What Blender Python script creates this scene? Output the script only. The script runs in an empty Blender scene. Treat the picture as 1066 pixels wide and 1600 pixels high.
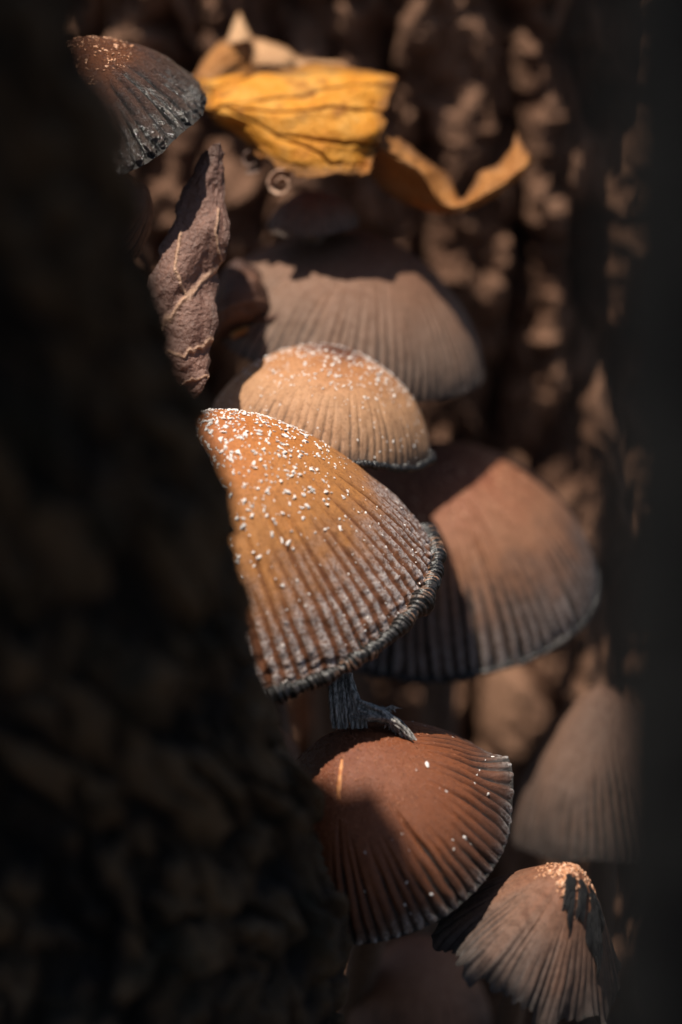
import bpy, math
import numpy as np
from mathutils import Vector, Matrix

# ------------------------------------------------------------------ camera, sky, sun, exposure
scn = bpy.context.scene
S = 0.01                                   # scene is laid out in centimetres, built in metres
PITCH = math.radians(20.0)                 # camera looks down by this much
DIST = 45.0                                # cm from lens to the plane of focus
ORG = np.array([0.0, 0.0, 0.15])           # picture centre on the plane of focus, 15 cm above the soil
RT = np.array([1.0, 0.0, 0.0])
UPV = np.array([0.0, math.sin(PITCH), math.cos(PITCH)])
FWD = np.array([0.0, math.cos(PITCH), -math.sin(PITCH)])

cam_d = bpy.data.cameras.new('camera')
cam = bpy.data.objects.new('camera', cam_d)
scn.collection.objects.link(cam)
scn.camera = cam
cam.location = Vector(ORG - S * DIST * FWD)
cam.rotation_euler = (math.pi / 2 - PITCH, 0, 0)
cam_d.sensor_fit = 'VERTICAL'
cam_d.sensor_width = 24
cam_d.sensor_height = 36
cam_d.lens = 36 * DIST / 16.0
cam_d.clip_start = 0.004
cam_d.clip_end = 500
cam_d.dof.use_dof = True
cam_d.dof.focus_distance = S * (DIST + 0.35)
cam_d.dof.aperture_fstop = 6.0

SUN = np.array([-0.20, 0.84, -0.42])        # towards the sun: right, up, depth as the camera sees it
SUN = SUN[0] * RT + SUN[1] * UPV + SUN[2] * FWD
SUN = SUN / np.linalg.norm(SUN)
world = bpy.data.worlds.new('World')
scn.world = world
world.use_nodes = True
wn = world.node_tree
for n in list(wn.nodes):
    wn.nodes.remove(n)
sky = wn.nodes.new('ShaderNodeTexSky')
sky.sky_type = 'NISHITA'
sky.sun_disc = False
sky.sun_elevation = math.asin(SUN[2])
sky.sun_rotation = math.atan2(SUN[0], SUN[1])
bg = wn.nodes.new('ShaderNodeBackground')
bg.inputs['Strength'].default_value = 0.06
wo = wn.nodes.new('ShaderNodeOutputWorld')
wn.links.new(sky.outputs[0], bg.inputs[0])
wn.links.new(bg.outputs[0], wo.inputs[0])
sun_d = bpy.data.lights.new('sun', 'SUN')
sun_d.energy = 5.0
sun_d.angle = math.radians(0.5)
sun_d.color = (1.0, 0.93, 0.82)
sun = bpy.data.objects.new('sun', sun_d)
scn.collection.objects.link(sun)
sun.rotation_euler = Vector(SUN).to_track_quat('Z', 'Y').to_euler()
sun.location = Vector(ORG + SUN * 2)
vs = scn.view_settings
vs.view_transform = 'Standard'
vs.look = 'None'
vs.gamma = 1
vs.use_curve_mapping = False
vs.exposure = 0.6
scn.render.engine = 'CYCLES'
scn.cycles.use_denoising = True
scn.cycles.max_bounces = 6

# ------------------------------------------------------------------ numpy helpers
rng = np.random.default_rng(7)
_perm = np.random.default_rng(3).permutation(512)
_grad = np.random.default_rng(4).normal(size=(512, 3))
_grad /= np.linalg.norm(_grad, axis=1)[:, None]


def noise3(x, y, z):
    """gradient noise, about -1..1"""
    x, y, z = np.broadcast_arrays(np.asarray(x, float), np.asarray(y, float), np.asarray(z, float))
    xi, yi, zi = np.floor(x).astype(int), np.floor(y).astype(int), np.floor(z).astype(int)
    xf, yf, zf = x - xi, y - yi, z - zi
    f = lambda t: t * t * t * (t * (t * 6 - 15) + 10)
    u, v, w = f(xf), f(yf), f(zf)
    out = np.zeros(x.shape)
    for dx in (0, 1):
        for dy in (0, 1):
            for dz in (0, 1):
                h = _perm[(_perm[(_perm[(xi + dx) & 511] + yi + dy) & 511] + zi + dz) & 511]
                g = _grad[h]
                d = g[..., 0] * (xf - dx) + g[..., 1] * (yf - dy) + g[..., 2] * (zf - dz)
                out += d * (u if dx else 1 - u) * (v if dy else 1 - v) * (w if dz else 1 - w)
    return out * 1.5


def fbm(x, y, z, o=4, gain=0.5):
    a, s, tot = 1.0, 0.0, 0.0
    for i in range(o):
        s = s + a * noise3(x * 2 ** i + 17 * i, y * 2 ** i + 5 * i, z * 2 ** i)
        tot += a
        a *= gain
    return s / tot


def sstep(a, b, x):
    t = np.clip((x - a) / (b - a), 0, 1)
    return t * t * (3 - 2 * t)


def cells(x, y, seed):
    """cellular noise: nearest distance, second distance, id of the nearest cell"""
    xi, yi = np.floor(x).astype(int), np.floor(y).astype(int)
    f1 = np.full(x.shape, 9.0)
    f2 = np.full(x.shape, 9.0)
    idn = np.zeros(x.shape, int)
    tab = np.random.default_rng(seed).random((512, 2))
    for dx in (-1, 0, 1):
        for dy in (-1, 0, 1):
            cx, cy = xi + dx, yi + dy
            h = _perm[(_perm[cx & 511] + cy) & 511]
            px_, py_ = cx + tab[h, 0], cy + tab[h, 1]
            d = np.hypot(px_ - x, py_ - y)
            near = d < f1
            f2 = np.where(near, f1, np.minimum(f2, d))
            idn = np.where(near, (cx + 500) * 4096 + (cy + 500), idn)
            f1 = np.where(near, d, f1)
    return f1, f2, idn


def cw(p):
    """camera-frame centimetres (right, up, depth past focus) -> world metres"""
    p = np.asarray(p, float)
    return ORG + S * (p[..., 0:1] * RT + p[..., 1:2] * UPV + p[..., 2:3] * FWD)


def px(x, y, w):
    """photograph pixel at a depth -> camera-frame centimetres"""
    x, y, w = np.broadcast_arrays(np.asarray(x, float), np.asarray(y, float), np.asarray(w, float))
    k = (DIST + w) / DIST
    return np.stack([(x - 533) / 100 * k, (800 - y) / 100 * k, w], -1)


def grid_faces(n, m, wrap_m=False):
    i = np.arange(n - 1)[:, None]
    j = np.arange(m if wrap_m else m - 1)[None, :]
    j2 = (j + 1) % m
    return np.stack([i * m + j, i * m + j2, (i + 1) * m + j2, (i + 1) * m + j], -1).reshape(-1, 4)


def build_mesh(name, verts, faces, mat, attrs=None, smooth=True):
    """verts (n,3), faces (k,3|4) -> mesh"""
    verts = np.asarray(verts, np.float32).reshape(-1, 3)
    faces = np.asarray(faces, np.int32)
    k = faces.shape[1]
    me = bpy.data.meshes.new(name)
    me.vertices.add(len(verts))
    me.vertices.foreach_set('co', verts.ravel())
    me.loops.add(faces.size)
    me.loops.foreach_set('vertex_index', faces.ravel())
    me.polygons.add(len(faces))
    me.polygons.foreach_set('loop_start', np.arange(0, faces.size, k, dtype=np.int32))
    me.polygons.foreach_set('use_smooth', np.full(len(faces), smooth))
    me.update(calc_edges=True)
    for an, av in (attrs or {}).items():
        a = me.attributes.new(an, 'FLOAT', 'POINT')
        a.data.foreach_set('value', np.ascontiguousarray(av, np.float32).ravel())
    me.materials.append(mat)
    return me


def link(name, me, parent=None, origin=None, label=None, cat=None, group=None, kind=None):
    """mesh given in world coordinates; shift it so that its origin is the given point"""
    o = bpy.data.objects.new(name, me)
    scn.collection.objects.link(o)
    org = np.zeros(3) if origin is None else np.asarray(origin, float)
    if me is not None and origin is not None:
        me.transform(Matrix.Translation(Vector(-org)))
    if parent is not None:
        o.parent = parent
    else:
        o.location = Vector(org)
    tag(o, label, cat, group, kind)
    return o


def tag(o, label=None, cat=None, group=None, kind=None):
    for k, v in (('label', label), ('category', cat), ('group', group), ('kind', kind)):
        if v:
            o[k] = v
    return o


def thing(name, base, label, cat, group=None):
    o = bpy.data.objects.new(name, None)
    o.empty_display_size = 0.01
    scn.collection.objects.link(o)
    o.location = Vector(base)
    return tag(o, label, cat, group)


# ------------------------------------------------------------------ materials
class Nodes:
    def __init__(self, name):
        self.m = bpy.data.materials.new(name)
        self.m.use_nodes = True
        self.t = self.m.node_tree
        self.p = self.t.nodes['Principled BSDF']
        self.out = self.t.nodes['Material Output']
        tc = self.t.nodes.new('ShaderNodeTexCoord')
        sc = self.t.nodes.new('ShaderNodeVectorMath')
        sc.operation = 'SCALE'
        sc.inputs['Scale'].default_value = 100.0      # centimetres
        self.t.links.new(tc.outputs['Object'], sc.inputs[0])
        self.co = sc.outputs[0]

    def put(self, sock, v):
        if hasattr(v, 'is_output') or isinstance(v, bpy.types.NodeSocket):
            self.t.links.new(v, sock)
        elif isinstance(v, (tuple, list)) and len(v) == 3 and sock.type == 'RGBA':
            sock.default_value = (*v, 1)
        else:
            sock.default_value = v

    def noise(self, scale, detail=3, rough=0.55, co=None, stretch=None):
        n = self.t.nodes.new('ShaderNodeTexNoise')
        n.inputs['Scale'].default_value = scale
        n.inputs['Detail'].default_value = detail
        n.inputs['Roughness'].default_value = rough
        c = co or self.co
        if stretch:
            mp = self.t.nodes.new('ShaderNodeMapping')
            mp.inputs['Scale'].default_value = stretch
            self.t.links.new(c, mp.inputs[0])
            c = mp.outputs[0]
        self.t.links.new(c, n.inputs['Vector'])
        return n.outputs[0]

    def attr(self, name):
        a = self.t.nodes.new('ShaderNodeAttribute')
        a.attribute_name = name
        return a.outputs['Fac']

    def math(self, op, a, b=0.0, c=0.0, clamp=False):
        n = self.t.nodes.new('ShaderNodeMath')
        n.operation = op
        n.use_clamp = clamp
        for s, v in zip(n.inputs, (a, b, c)):
            self.put(s, v)
        return n.outputs[0]

    def step(self, v, a, b, lo=0.0, hi=1.0):
        n = self.t.nodes.new('ShaderNodeMapRange')
        n.interpolation_type = 'SMOOTHSTEP'
        for i, q in enumerate((v, a, b, lo, hi)):
            self.put(n.inputs[i], q)
        return n.outputs[0]

    def ramp(self, fac, stops):
        n = self.t.nodes.new('ShaderNodeValToRGB')
        e = n.color_ramp.elements
        while len(e) < len(stops):
            e.new(0.5)
        for el, (p, c) in zip(e, stops):
            el.position = p
            el.color = (*c, 1)
        self.put(n.inputs[0], fac)
        return n.outputs[0]

    def mix(self, f, a, b, mode='MIX'):
        n = self.t.nodes.new('ShaderNodeMix')
        n.data_type = 'RGBA'
        n.blend_type = mode
        n.clamp_factor = True
        self.put(n.inputs[0], f)
        self.put(n.inputs[6], a)
        self.put(n.inputs[7], b)
        return n.outputs[2]

    def bump(self, h, dist, strength=1.0):
        n = self.t.nodes.new('ShaderNodeBump')
        n.inputs['Strength'].default_value = strength
        n.inputs['Distance'].default_value = dist * S
        self.put(n.inputs['Height'], h)
        self.t.links.new(n.outputs[0], self.p.inputs['Normal'])

    def set(self, **k):
        for kk, v in k.items():
            self.put(self.p.inputs[kk.replace('_', ' ')], v)
        return self.m


def cap_material(name, stops, groove=(0.02, 0.016, 0.013), gk=0.8, g_from=0.35, fuzz=None, fuzz_t=(0.6, 0.8),
                 rough=(0.5, 0.75), mottling=0.35, bump=0.012, sss=0.0, spec=0.35):
    n = Nodes(name)
    t, g = n.attr('radial'), n.attr('groove')
    big = n.noise(1.6, 4)
    fine = n.noise(22, 3, 0.65)
    mid = n.noise(7, 3, 0.6)
    tt = n.math('ADD', t, n.math('MULTIPLY', n.math('SUBTRACT', big, 0.5), 0.35))
    col = n.ramp(tt, stops)
    # mottling of the skin itself
    col = n.mix(n.step(mid, 0.42, 0.68, 0.0, mottling), col, n.mix(1.0, col, (0.42, 0.36, 0.33), 'MULTIPLY'))
    col = n.mix(n.step(fine, 0.55, 0.75, 0.0, 0.35), col, n.mix(1.0, col, (1.5, 1.4, 1.3), 'MULTIPLY'))
    col = n.mix(n.step(fine, 0.48, 0.33, 0.0, 0.65), col, n.mix(1.0, col, (0.5, 0.45, 0.42), 'MULTIPLY'))
    if fuzz:
        f = n.math('MULTIPLY', n.step(tt, fuzz_t[0], fuzz_t[1]), n.step(n.math('ADD', g, n.math('MULTIPLY', n.math('SUBTRACT', mid, 0.5), 0.9)), 0.5, 0.18))
        f = n.math('MULTIPLY', f, n.step(fine, 0.36, 0.56, 0.1, 1.0))
        col = n.mix(f, col, fuzz)
        sp = n.math('MULTIPLY', n.step(n.noise(16, 4, 0.7), 0.52, 0.40), n.step(tt, fuzz_t[0] - 0.1, fuzz_t[1], 0.0, 0.75))
        col = n.mix(sp, col, (0.085, 0.034, 0.018))
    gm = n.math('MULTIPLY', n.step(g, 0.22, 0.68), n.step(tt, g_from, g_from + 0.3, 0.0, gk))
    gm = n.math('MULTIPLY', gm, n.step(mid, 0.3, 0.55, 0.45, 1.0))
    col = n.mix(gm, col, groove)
    n.bump(n.math('ADD', n.math('MULTIPLY', fine, 0.35), n.noise(60, 2)), bump * 1.2)
    n.set(Base_Color=col, Roughness=n.step(mid, 0.35, 0.7, rough[0], rough[1]), Specular_IOR_Level=spec)
    if sss:
        n.set(Subsurface_Weight=sss)
        n.p.inputs['Subsurface Radius'].default_value = (1.0, 0.35, 0.12)
        n.p.inputs['Subsurface Scale'].default_value = 0.0012
    return n.m


def simple_material(name, a, b, scale=4, rough=0.8, bump=0.02, detail=5, spec=0.3, stretch=None, lo=0.35, hi=0.68):
    n = Nodes(name)
    v = n.noise(scale, detail, 0.6, stretch=stretch)
    f = n.noise(scale * 6, 3, 0.6, stretch=stretch)
    col = n.mix(n.step(v, lo, hi), a, b)
    col = n.mix(n.step(f, 0.5, 0.75, 0, 0.5), col, n.mix(1.0, col, (0.45, 0.45, 0.45), 'MULTIPLY'))
    n.bump(n.math('ADD', v, f), bump)
    return n.set(Base_Color=col, Roughness=rough, Specular_IOR_Level=spec)


def bark_material(name, dark, mid, light, moss=None):
    n = Nodes(name)
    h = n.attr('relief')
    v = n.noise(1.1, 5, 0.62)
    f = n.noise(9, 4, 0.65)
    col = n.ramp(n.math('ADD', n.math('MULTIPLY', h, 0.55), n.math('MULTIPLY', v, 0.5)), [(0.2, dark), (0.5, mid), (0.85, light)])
    if moss:
        col = n.mix(n.step(n.noise(0.8, 4), 0.5, 0.66, 0, 0.75), col, moss)
    col = n.mix(n.step(f, 0.45, 0.7, 0, 0.6), col, n.mix(1.0, col, (0.45, 0.42, 0.4), 'MULTIPLY'))
    n.bump(n.math('ADD', f, n.noise(30, 3)), 0.05)
    return n.set(Base_Color=col, Roughness=0.85, Specular_IOR_Level=0.25)


def leaf_material(name, stops, vein_col, edge_col, transl=0.35, rough=0.55, spec=0.35, spots=(0.06, 0.025, 0.01), patch=None):
    n = Nodes(name)
    v = n.attr('vein')
    e = n.attr('edge')
    big = n.noise(1.7, 4, 0.6)
    fine = n.noise(14, 4, 0.65)
    col = n.ramp(n.math('ADD', n.math('MULTIPLY', big, 0.8), n.math('MULTIPLY', fine, 0.25)), stops)
    if patch:
        col = n.mix(n.step(n.noise(2.3, 3), 0.55, 0.72, 0, 0.7), col, patch)
    col = n.mix(n.step(fine, 0.62, 0.8, 0, 0.6), col, spots)
    col = n.mix(n.step(n.math('ADD', e, n.math('MULTIPLY', n.math('SUBTRACT', big, 0.5), 0.5)), 0.72, 1.0, 0, 0.85), col, edge_col)
    col = n.mix(n.math('MULTIPLY', v, 0.85), col, vein_col)
    n.bump(n.math('ADD', fine, n.noise(5, 4)), 0.05)
    n.set(Base_Color=col, Roughness=rough, Specular_IOR_Level=spec)
    tr = n.t.nodes.new('ShaderNodeBsdfTranslucent')
    n.t.links.new(col, tr.inputs['Color'])
    mx = n.t.nodes.new('ShaderNodeMixShader')
    mx.inputs[0].default_value = transl
    n.t.links.new(n.p.outputs[0], mx.inputs[1])
    n.t.links.new(tr.outputs[0], mx.inputs[2])
    n.t.links.new(mx.outputs[0], n.out.inputs['Surface'])
    return n.m


M_GRAN = simple_material('cap_granules_white', (0.62, 0.55, 0.5), (0.85, 0.8, 0.76), 30, 0.6, 0.0)
M_GRAN_ORANGE = simple_material('cap_granules_orange', (0.42, 0.17, 0.07), (0.66, 0.4, 0.26), 20, 0.6, 0.0)
M_GRAN_RED = simple_material('cap_granules_red', (0.18, 0.055, 0.022), (0.33, 0.14, 0.075), 20, 0.6, 0.0)
M_GILL = simple_material('gill_black', (0.008, 0.007, 0.007), (0.03, 0.024, 0.02), 12, 0.45, 0.02, stretch=(1, 1, 0.3))
M_STEM = simple_material('stem_pale', (0.10, 0.065, 0.05), (0.19, 0.135, 0.105), 5, 0.7, 0.02, stretch=(3, 3, 0.4))
M_BLACK = simple_material('dried_gill_black', (0.004, 0.004, 0.005), (0.016, 0.015, 0.015), 10, 0.35, 0.04, spec=0.5, stretch=(3, 1, 0.3))
M_FIBRE = simple_material('fibre_grey_lightened', (0.10, 0.092, 0.085), (0.6, 0.55, 0.5), 9, 0.4, 0.02, spec=0.5, stretch=(3, 3, 0.6))  # lightened to make up for sunlight the fibres miss in shadow

# ------------------------------------------------------------------ ground
def ground():
    c = cw(np.array([0, 0, 0]))
    ax = np.concatenate([-np.geomspace(60, 0.6, 16), np.linspace(-0.45, 0.45, 121), np.geomspace(0.6, 60, 16)])
    X, Y = np.meshgrid(ax, ax, indexing='ij')
    near = np.exp(-(X ** 2 + Y ** 2) / 0.5)
    Z = near * (0.006 * fbm(X * 25, Y * 25, 0 * X, 5) + 0.004 * fbm(X * 90, Y * 90, 0 * X + 3, 3)) - 0.003
    m = simple_material('forest_soil', (0.02, 0.014, 0.01), (0.07, 0.045, 0.028), 0.9, 0.9, 0.15)
    me = build_mesh('ground', np.stack([X, Y, Z], -1).reshape(-1, 3), grid_faces(len(ax), len(ax)), m)
    link('ground', me, label='dark forest soil around the tree', kind='structure')


ground()

# ------------------------------------------------------------------ trunks
def bark_relief(a, h, seed, sx, sy, deep):
    """a, h in centimetres; returns relief in cm, 0..1 height, plate edge distance and plate id"""
    z0 = a * 0
    wx = 0.9 * fbm(a * 0.55, h * 0.35, z0 + seed, 4, 0.6) + 0.25 * fbm(a * 2.2, h * 1.6, z0 + seed + 2, 3, 0.6)
    wy = 1.3 * fbm(a * 0.55 + 9, h * 0.35, z0 + seed + 4, 4, 0.6) + 0.3 * fbm(a * 2.2, h * 1.6, z0 + seed + 7, 3, 0.6)
    f1, f2, idn = cells((a + wx) / sx, (h + wy) / sy, seed)
    d = f2 - f1
    tab = np.random.default_rng(seed + 1).random(4096)
    r = tab[idn % 4096]
    plate = sstep(0.0, 0.42, d) * (0.35 + 0.65 * r)
    ridge = 1 - np.abs(fbm((a + wx) * 0.75, (h + wy) * 0.28, z0 + seed + 30, 5, 0.55)) * 2.2
    lump = 0.5 + 0.5 * fbm((a + wx) * 1.5, (h + wy) * 1.1, z0 + seed + 60, 5, 0.6)
    mixv = 0.28 * plate + 0.38 * np.clip(ridge, 0, 1) + 0.55 * lump
    mixv = sstep(0.15, 1.0, mixv)
    rel = deep * (1.15 * mixv + 0.10 * fbm(a * 5, h * 4, z0 + seed, 4, 0.6))
    hn = np.clip(mixv, 0, 1)
    return rel, hn, d, idn


def trunk_object(name, pos, attr, d, idn, mat, base, label, cat, wrap, plates=None):
    """one thing: body mesh plus separate bark plates for the cells in `plates` (list of ids)"""
    n, m = attr.shape
    faces = grid_faces(n, m, wrap)
    root = thing(name, base, label, cat)
    verts = pos.reshape(-1, 3)
    keep = np.ones(len(faces), bool)
    av = attr.ravel()
    if plates is not None:
        fi = idn.ravel()[faces]
        same = (fi == fi[:, :1]).all(1) & (d.ravel()[faces].min(1) > 0.07)
        pick = []
        for cid in plates:
            sel = same & (fi[:, 0] == cid)
            if sel.sum() >= 12:
                keep &= ~sel
                pick.append(sel)
    bark = link('bark', build_mesh('bark', verts, faces[keep], mat, {'relief': av}), root, base)
    for sel in (pick if plates is not None else ()):
        f = faces[sel]
        u, inv = np.unique(f, return_inverse=True)
        me = build_mesh('bark_plate', verts[u], inv.reshape(f.shape), mat, {'relief': av[u]})
        link('bark_plate', me, bark, base)
    return root


def back_trunk():
    RAD = 15.0
    front = cw(np.array([0.8, 0.0, 11.4]))
    cx, cy = front[0] / S, front[1] / S + RAD
    mat = bark_material('bark_brown', (0.022, 0.012, 0.008), (0.12, 0.056, 0.031), (0.36, 0.195, 0.12), None)
    a0 = np.concatenate([np.linspace(-math.pi, -0.62, 26)[:-1], np.linspace(-0.62, 0.62, 330), np.linspace(0.62, math.pi, 26)[1:-1]])
    hz = np.concatenate([np.linspace(-1.5, 1.0, 12)[:-1], np.linspace(1.0, 30, 520), np.linspace(30, 120, 50)[1:]])
    A, Z = np.meshgrid(a0, hz, indexing='xy')
    rel, hn, d, idn = bark_relief(A * RAD, Z, 21, 1.3, 2.0, 0.9)
    # broad ribs and hollows of the trunk, a recess low on the camera-right side where mushrooms stand back
    broad = 0.9 * fbm(A * 2.2, Z * 0.05, A * 0 + 2, 2) + 0.5 * fbm(A * 5, Z * 0.12, A * 0 + 6, 2)
    broad = broad + 1.1 * fbm(A * RAD * 0.33, Z * 0.09, A * 0 + 12, 3) - 0.9 * np.exp(-(fbm(A * RAD * 0.22, Z * 0.05, A * 0 + 33, 3) / 0.10) ** 2)
    flare = 2.5 * np.exp(-np.clip(Z, 0, None) / 3.0) * 0.4
    lean = -0.02 * Z
    r = RAD + rel + broad + flare + lean
    X = cx + r * np.sin(A)
    Y = cy - r * np.cos(A)
    pos = np.stack([X, Y, Z], -1) * S
    # plates in front, in view
    vis = (np.abs(A) < 0.5) & (Z > 3) & (Z < 26)
    ids, cnt = np.unique(idn[vis], return_counts=True)
    ids = ids[np.argsort(-cnt)][:220]
    trunk_object('tree_trunk', pos, hn, d, idn, mat, np.array([cx, cy, 0]) * S,
                 'thick brown tree trunk with rough cracked bark behind the mushrooms', 'tree trunk', True, ids)


def swept_trunk(name, ctrl, rad, side, mat, seed, label, sx, sy, deep, nv=420, dens=(-1.9, 1.0, 220), plate_ids=0):
    """trunk whose silhouette edge follows ctrl rows (v cm, edge pixel x at that depth, depth); side -1: body lies to the left"""
    ctrl = np.array(ctrl, float)
    v = np.concatenate([np.linspace(ctrl[0, 0], -9.5, 30)[:-1], np.linspace(-9.5, 9.5, nv), np.linspace(9.5, ctrl[-1, 0], 50)[1:]])
    ex = np.interp(v, ctrl[:, 0], ctrl[:, 1])
    w = np.interp(v, ctrl[:, 0], ctrl[:, 2])
    ker = np.ones(9) / 9
    sm = lambda q: np.convolve(np.pad(q, 4, mode='edge'), ker, 'valid')
    ex, w = sm(ex), sm(w)
    k = (DIST + w) / DIST
    eu = (ex - 533) / 100 * k
    cu = eu + side * rad
    lo, hi, n = dens
    a = np.concatenate([np.linspace(lo, hi, n), np.linspace(hi, lo + 2 * math.pi, 40)[1:-1]])
    A, V = np.meshgrid(a, v, indexing='xy')
    rel, hn, d, idn = bark_relief(A * rad, V, seed, sx, sy, deep)
    rr = rad + rel - 0.6 * deep + min(0.5, 0.1 * rad) * fbm(A * 1.5, V * 0.15, A * 0 + seed, 2)
    # angle 0 = towards the gap, -pi/2 = towards the camera
    U = cu[:, None] - side * rr * np.cos(A)
    W = w[:, None] + rr * np.sin(A)
    pos = cw(np.stack([U, V, W], -1))
    base = cw(np.array([cu[0], v[0], w[0]]))
    base[2] = 0
    ids = None
    if plate_ids:
        vis = (np.abs(V) < 8.5) & (A < 0.4) & (A > -1.3)
        ids, cnt = np.unique(idn[vis], return_counts=True)
        ids = ids[np.argsort(-cnt)][:plate_ids]
    trunk_object(name, pos, hn, d, idn, mat, base, label, 'tree trunk', True, ids)


back_trunk()
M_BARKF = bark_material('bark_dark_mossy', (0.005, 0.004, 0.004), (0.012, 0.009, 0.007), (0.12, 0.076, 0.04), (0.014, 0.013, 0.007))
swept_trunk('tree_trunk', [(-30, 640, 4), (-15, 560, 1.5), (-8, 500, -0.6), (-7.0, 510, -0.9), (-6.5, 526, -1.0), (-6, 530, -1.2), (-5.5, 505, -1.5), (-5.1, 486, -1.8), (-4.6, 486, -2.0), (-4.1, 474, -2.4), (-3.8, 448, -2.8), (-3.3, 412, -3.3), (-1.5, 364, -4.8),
                           (0.5, 318, -6.5), (1.6, 276, -7.5), (2.6, 205, -9), (5, 125, -11.5), (8, 10, -14), (12, -100, -17), (18, -265, -19), (30, -630, -22)], 4.2, -1, M_BARKF, 33,  # upper rows, above the frame, bent to steer the shadow on the lower caps
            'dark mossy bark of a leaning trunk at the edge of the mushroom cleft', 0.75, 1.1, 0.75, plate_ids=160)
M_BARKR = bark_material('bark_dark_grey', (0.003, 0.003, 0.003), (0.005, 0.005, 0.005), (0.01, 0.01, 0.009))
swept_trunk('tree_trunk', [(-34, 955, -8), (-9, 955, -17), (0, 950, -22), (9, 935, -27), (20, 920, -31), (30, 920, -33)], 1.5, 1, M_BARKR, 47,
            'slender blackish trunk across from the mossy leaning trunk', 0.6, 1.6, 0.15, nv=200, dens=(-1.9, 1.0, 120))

# ------------------------------------------------------------------ mushrooms
class Cap:
    def __init__(s, cx, cy, cwd, R, H, roll, tilt, p=1.8, q=1.3, N=80, depth=0.045, k=2.0, t0=0.3, seed=1,
                 wave=0.06, wave_f=2.0, rag=0.0, rag_f=6.0, lump=0.02, rim_turn=0.0, flare=None, crinkle=0.0, second=0.5):
        s.__dict__.update(locals())
        ro, ti = math.radians(roll), math.radians(tilt)
        s.C = px(cx, cy, cwd)
        sc = (DIST + cwd) / DIST
        s.R, s.H = R * sc, H * sc
        s.ax = np.array([-math.sin(ro) * math.cos(ti), math.cos(ro) * math.cos(ti), -math.sin(ti)])
        s.e1 = np.array([math.cos(ro), math.sin(ro), 0])
        s.e2 = np.cross(s.ax, s.e1)
        r = np.random.default_rng(seed)
        s.amp = 0.6 + 0.4 * r.random(N)
        s.st = t0 + 0.28 * r.random(N)
        s.amp2 = 0.3 + 0.7 * r.random(2 * N)
        s.st2 = 0.55 + 0.3 * r.random(2 * N)

    def groove(s, phi, t):
        cx, sy = np.cos(phi), np.sin(phi)
        ph = s.N * phi / (2 * math.pi) + 0.45 * noise3(cx * 4, sy * 4, t * 1.6 + s.seed) + 0.10 * noise3(cx * 14, sy * 14, t * 9 + s.seed)
        j = np.round(ph).astype(int) % s.N
        d = np.abs(ph - np.round(ph)) * 2
        g = (1 - d) ** s.k * s.amp[j] * sstep(s.st[j], s.st[j] + 0.28, t)
        ph2 = 2 * ph + 0.5 + 0.5 * noise3(cx * 9, sy * 9, t * 3 + 40 + s.seed)
        j2 = np.round(ph2).astype(int) % (2 * s.N)
        d2 = np.abs(ph2 - np.round(ph2)) * 2
        g2 = (1 - d2) ** 2.5 * s.amp2[j2] * sstep(s.st2[j2], s.st2[j2] + 0.2, t) * s.second
        return np.clip(np.maximum(g, g2), 0, 1)

    def local(s, phi, t, off=0.0, pleat=True):
        phi, t = np.broadcast_arrays(phi, t)
        cx, sy = np.cos(phi), np.sin(phi)
        te = t
        if s.rag:
            ed = 1 - s.rag * (0.5 + 0.5 * np.sign(noise3(cx * s.rag_f, sy * s.rag_f, 0 * t + s.seed + 3)) * np.abs(noise3(cx * s.rag_f, sy * s.rag_f, 0 * t + s.seed + 3)) ** 0.5) \
                - s.rag * 0.22 * noise3(cx * s.rag_f * 3, sy * s.rag_f * 3, 0 * t + s.seed)
            te = t * np.clip(ed, 0.3, 1.02)
        a = te * math.pi / 2
        sr = np.sin(np.clip(a, 0, math.pi / 2)) ** (2 / s.p)
        z = np.cos(np.clip(a, 0, math.pi / 2)) ** (2 / s.q)
        nr, nz = sr / s.R, z / s.H + 0.05
        nl = np.hypot(nr, nz)
        nr, nz = nr / nl, nz / nl
        g = s.groove(phi, t) if pleat else 0 * t
        dsp = -s.depth * g * (0.5 + 0.7 * t)
        dsp = dsp + s.lump * fbm(cx * sr * 2.2, sy * sr * 2.2, z * 2 + s.seed, 3)
        if s.crinkle:
            dsp = dsp + s.crinkle * sstep(0.45, 0.9, t) * fbm(cx * 9, sy * 9, t * 26 + s.seed, 3)
        wv = s.wave * noise3(cx * s.wave_f, sy * s.wave_f, 0 * t + s.seed + 8) * t ** 5 + 0.35 * s.wave * noise3(cx * s.wave_f * 5, sy * s.wave_f * 5, 0 * t + s.seed) * t ** 9
        r = s.R * sr * (1 + wv * 0.8) + nr * (dsp + off)
        zz = s.H * z + s.R * wv * 1.2 + nz * (dsp + off)
        r = r + s.rim_turn * s.R * sstep(0.8, 1.0, t) * 0.5
        zz = zz - abs(s.rim_turn) * 0.0
        if s.flare:
            for fphi, fw, fr, fz in s.flare:
                dd = np.angle(np.exp(1j * (phi - math.radians(fphi))))
                wgt = np.exp(-(dd / math.radians(fw)) ** 2) * sstep(0.62, 1.0, t)
                r = r + fr * wgt
                zz = zz + fz * wgt
        return r * cx, r * sy, zz, g

    def at(s, phi, t, off=0.0, pleat=True):
        x, y, z, g = s.local(np.asarray(phi, float), np.asarray(t, float), off, pleat)
        return s.C + x[..., None] * s.e1 + y[..., None] * s.e2 + z[..., None] * s.ax, g


_ICO_V = None


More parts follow.
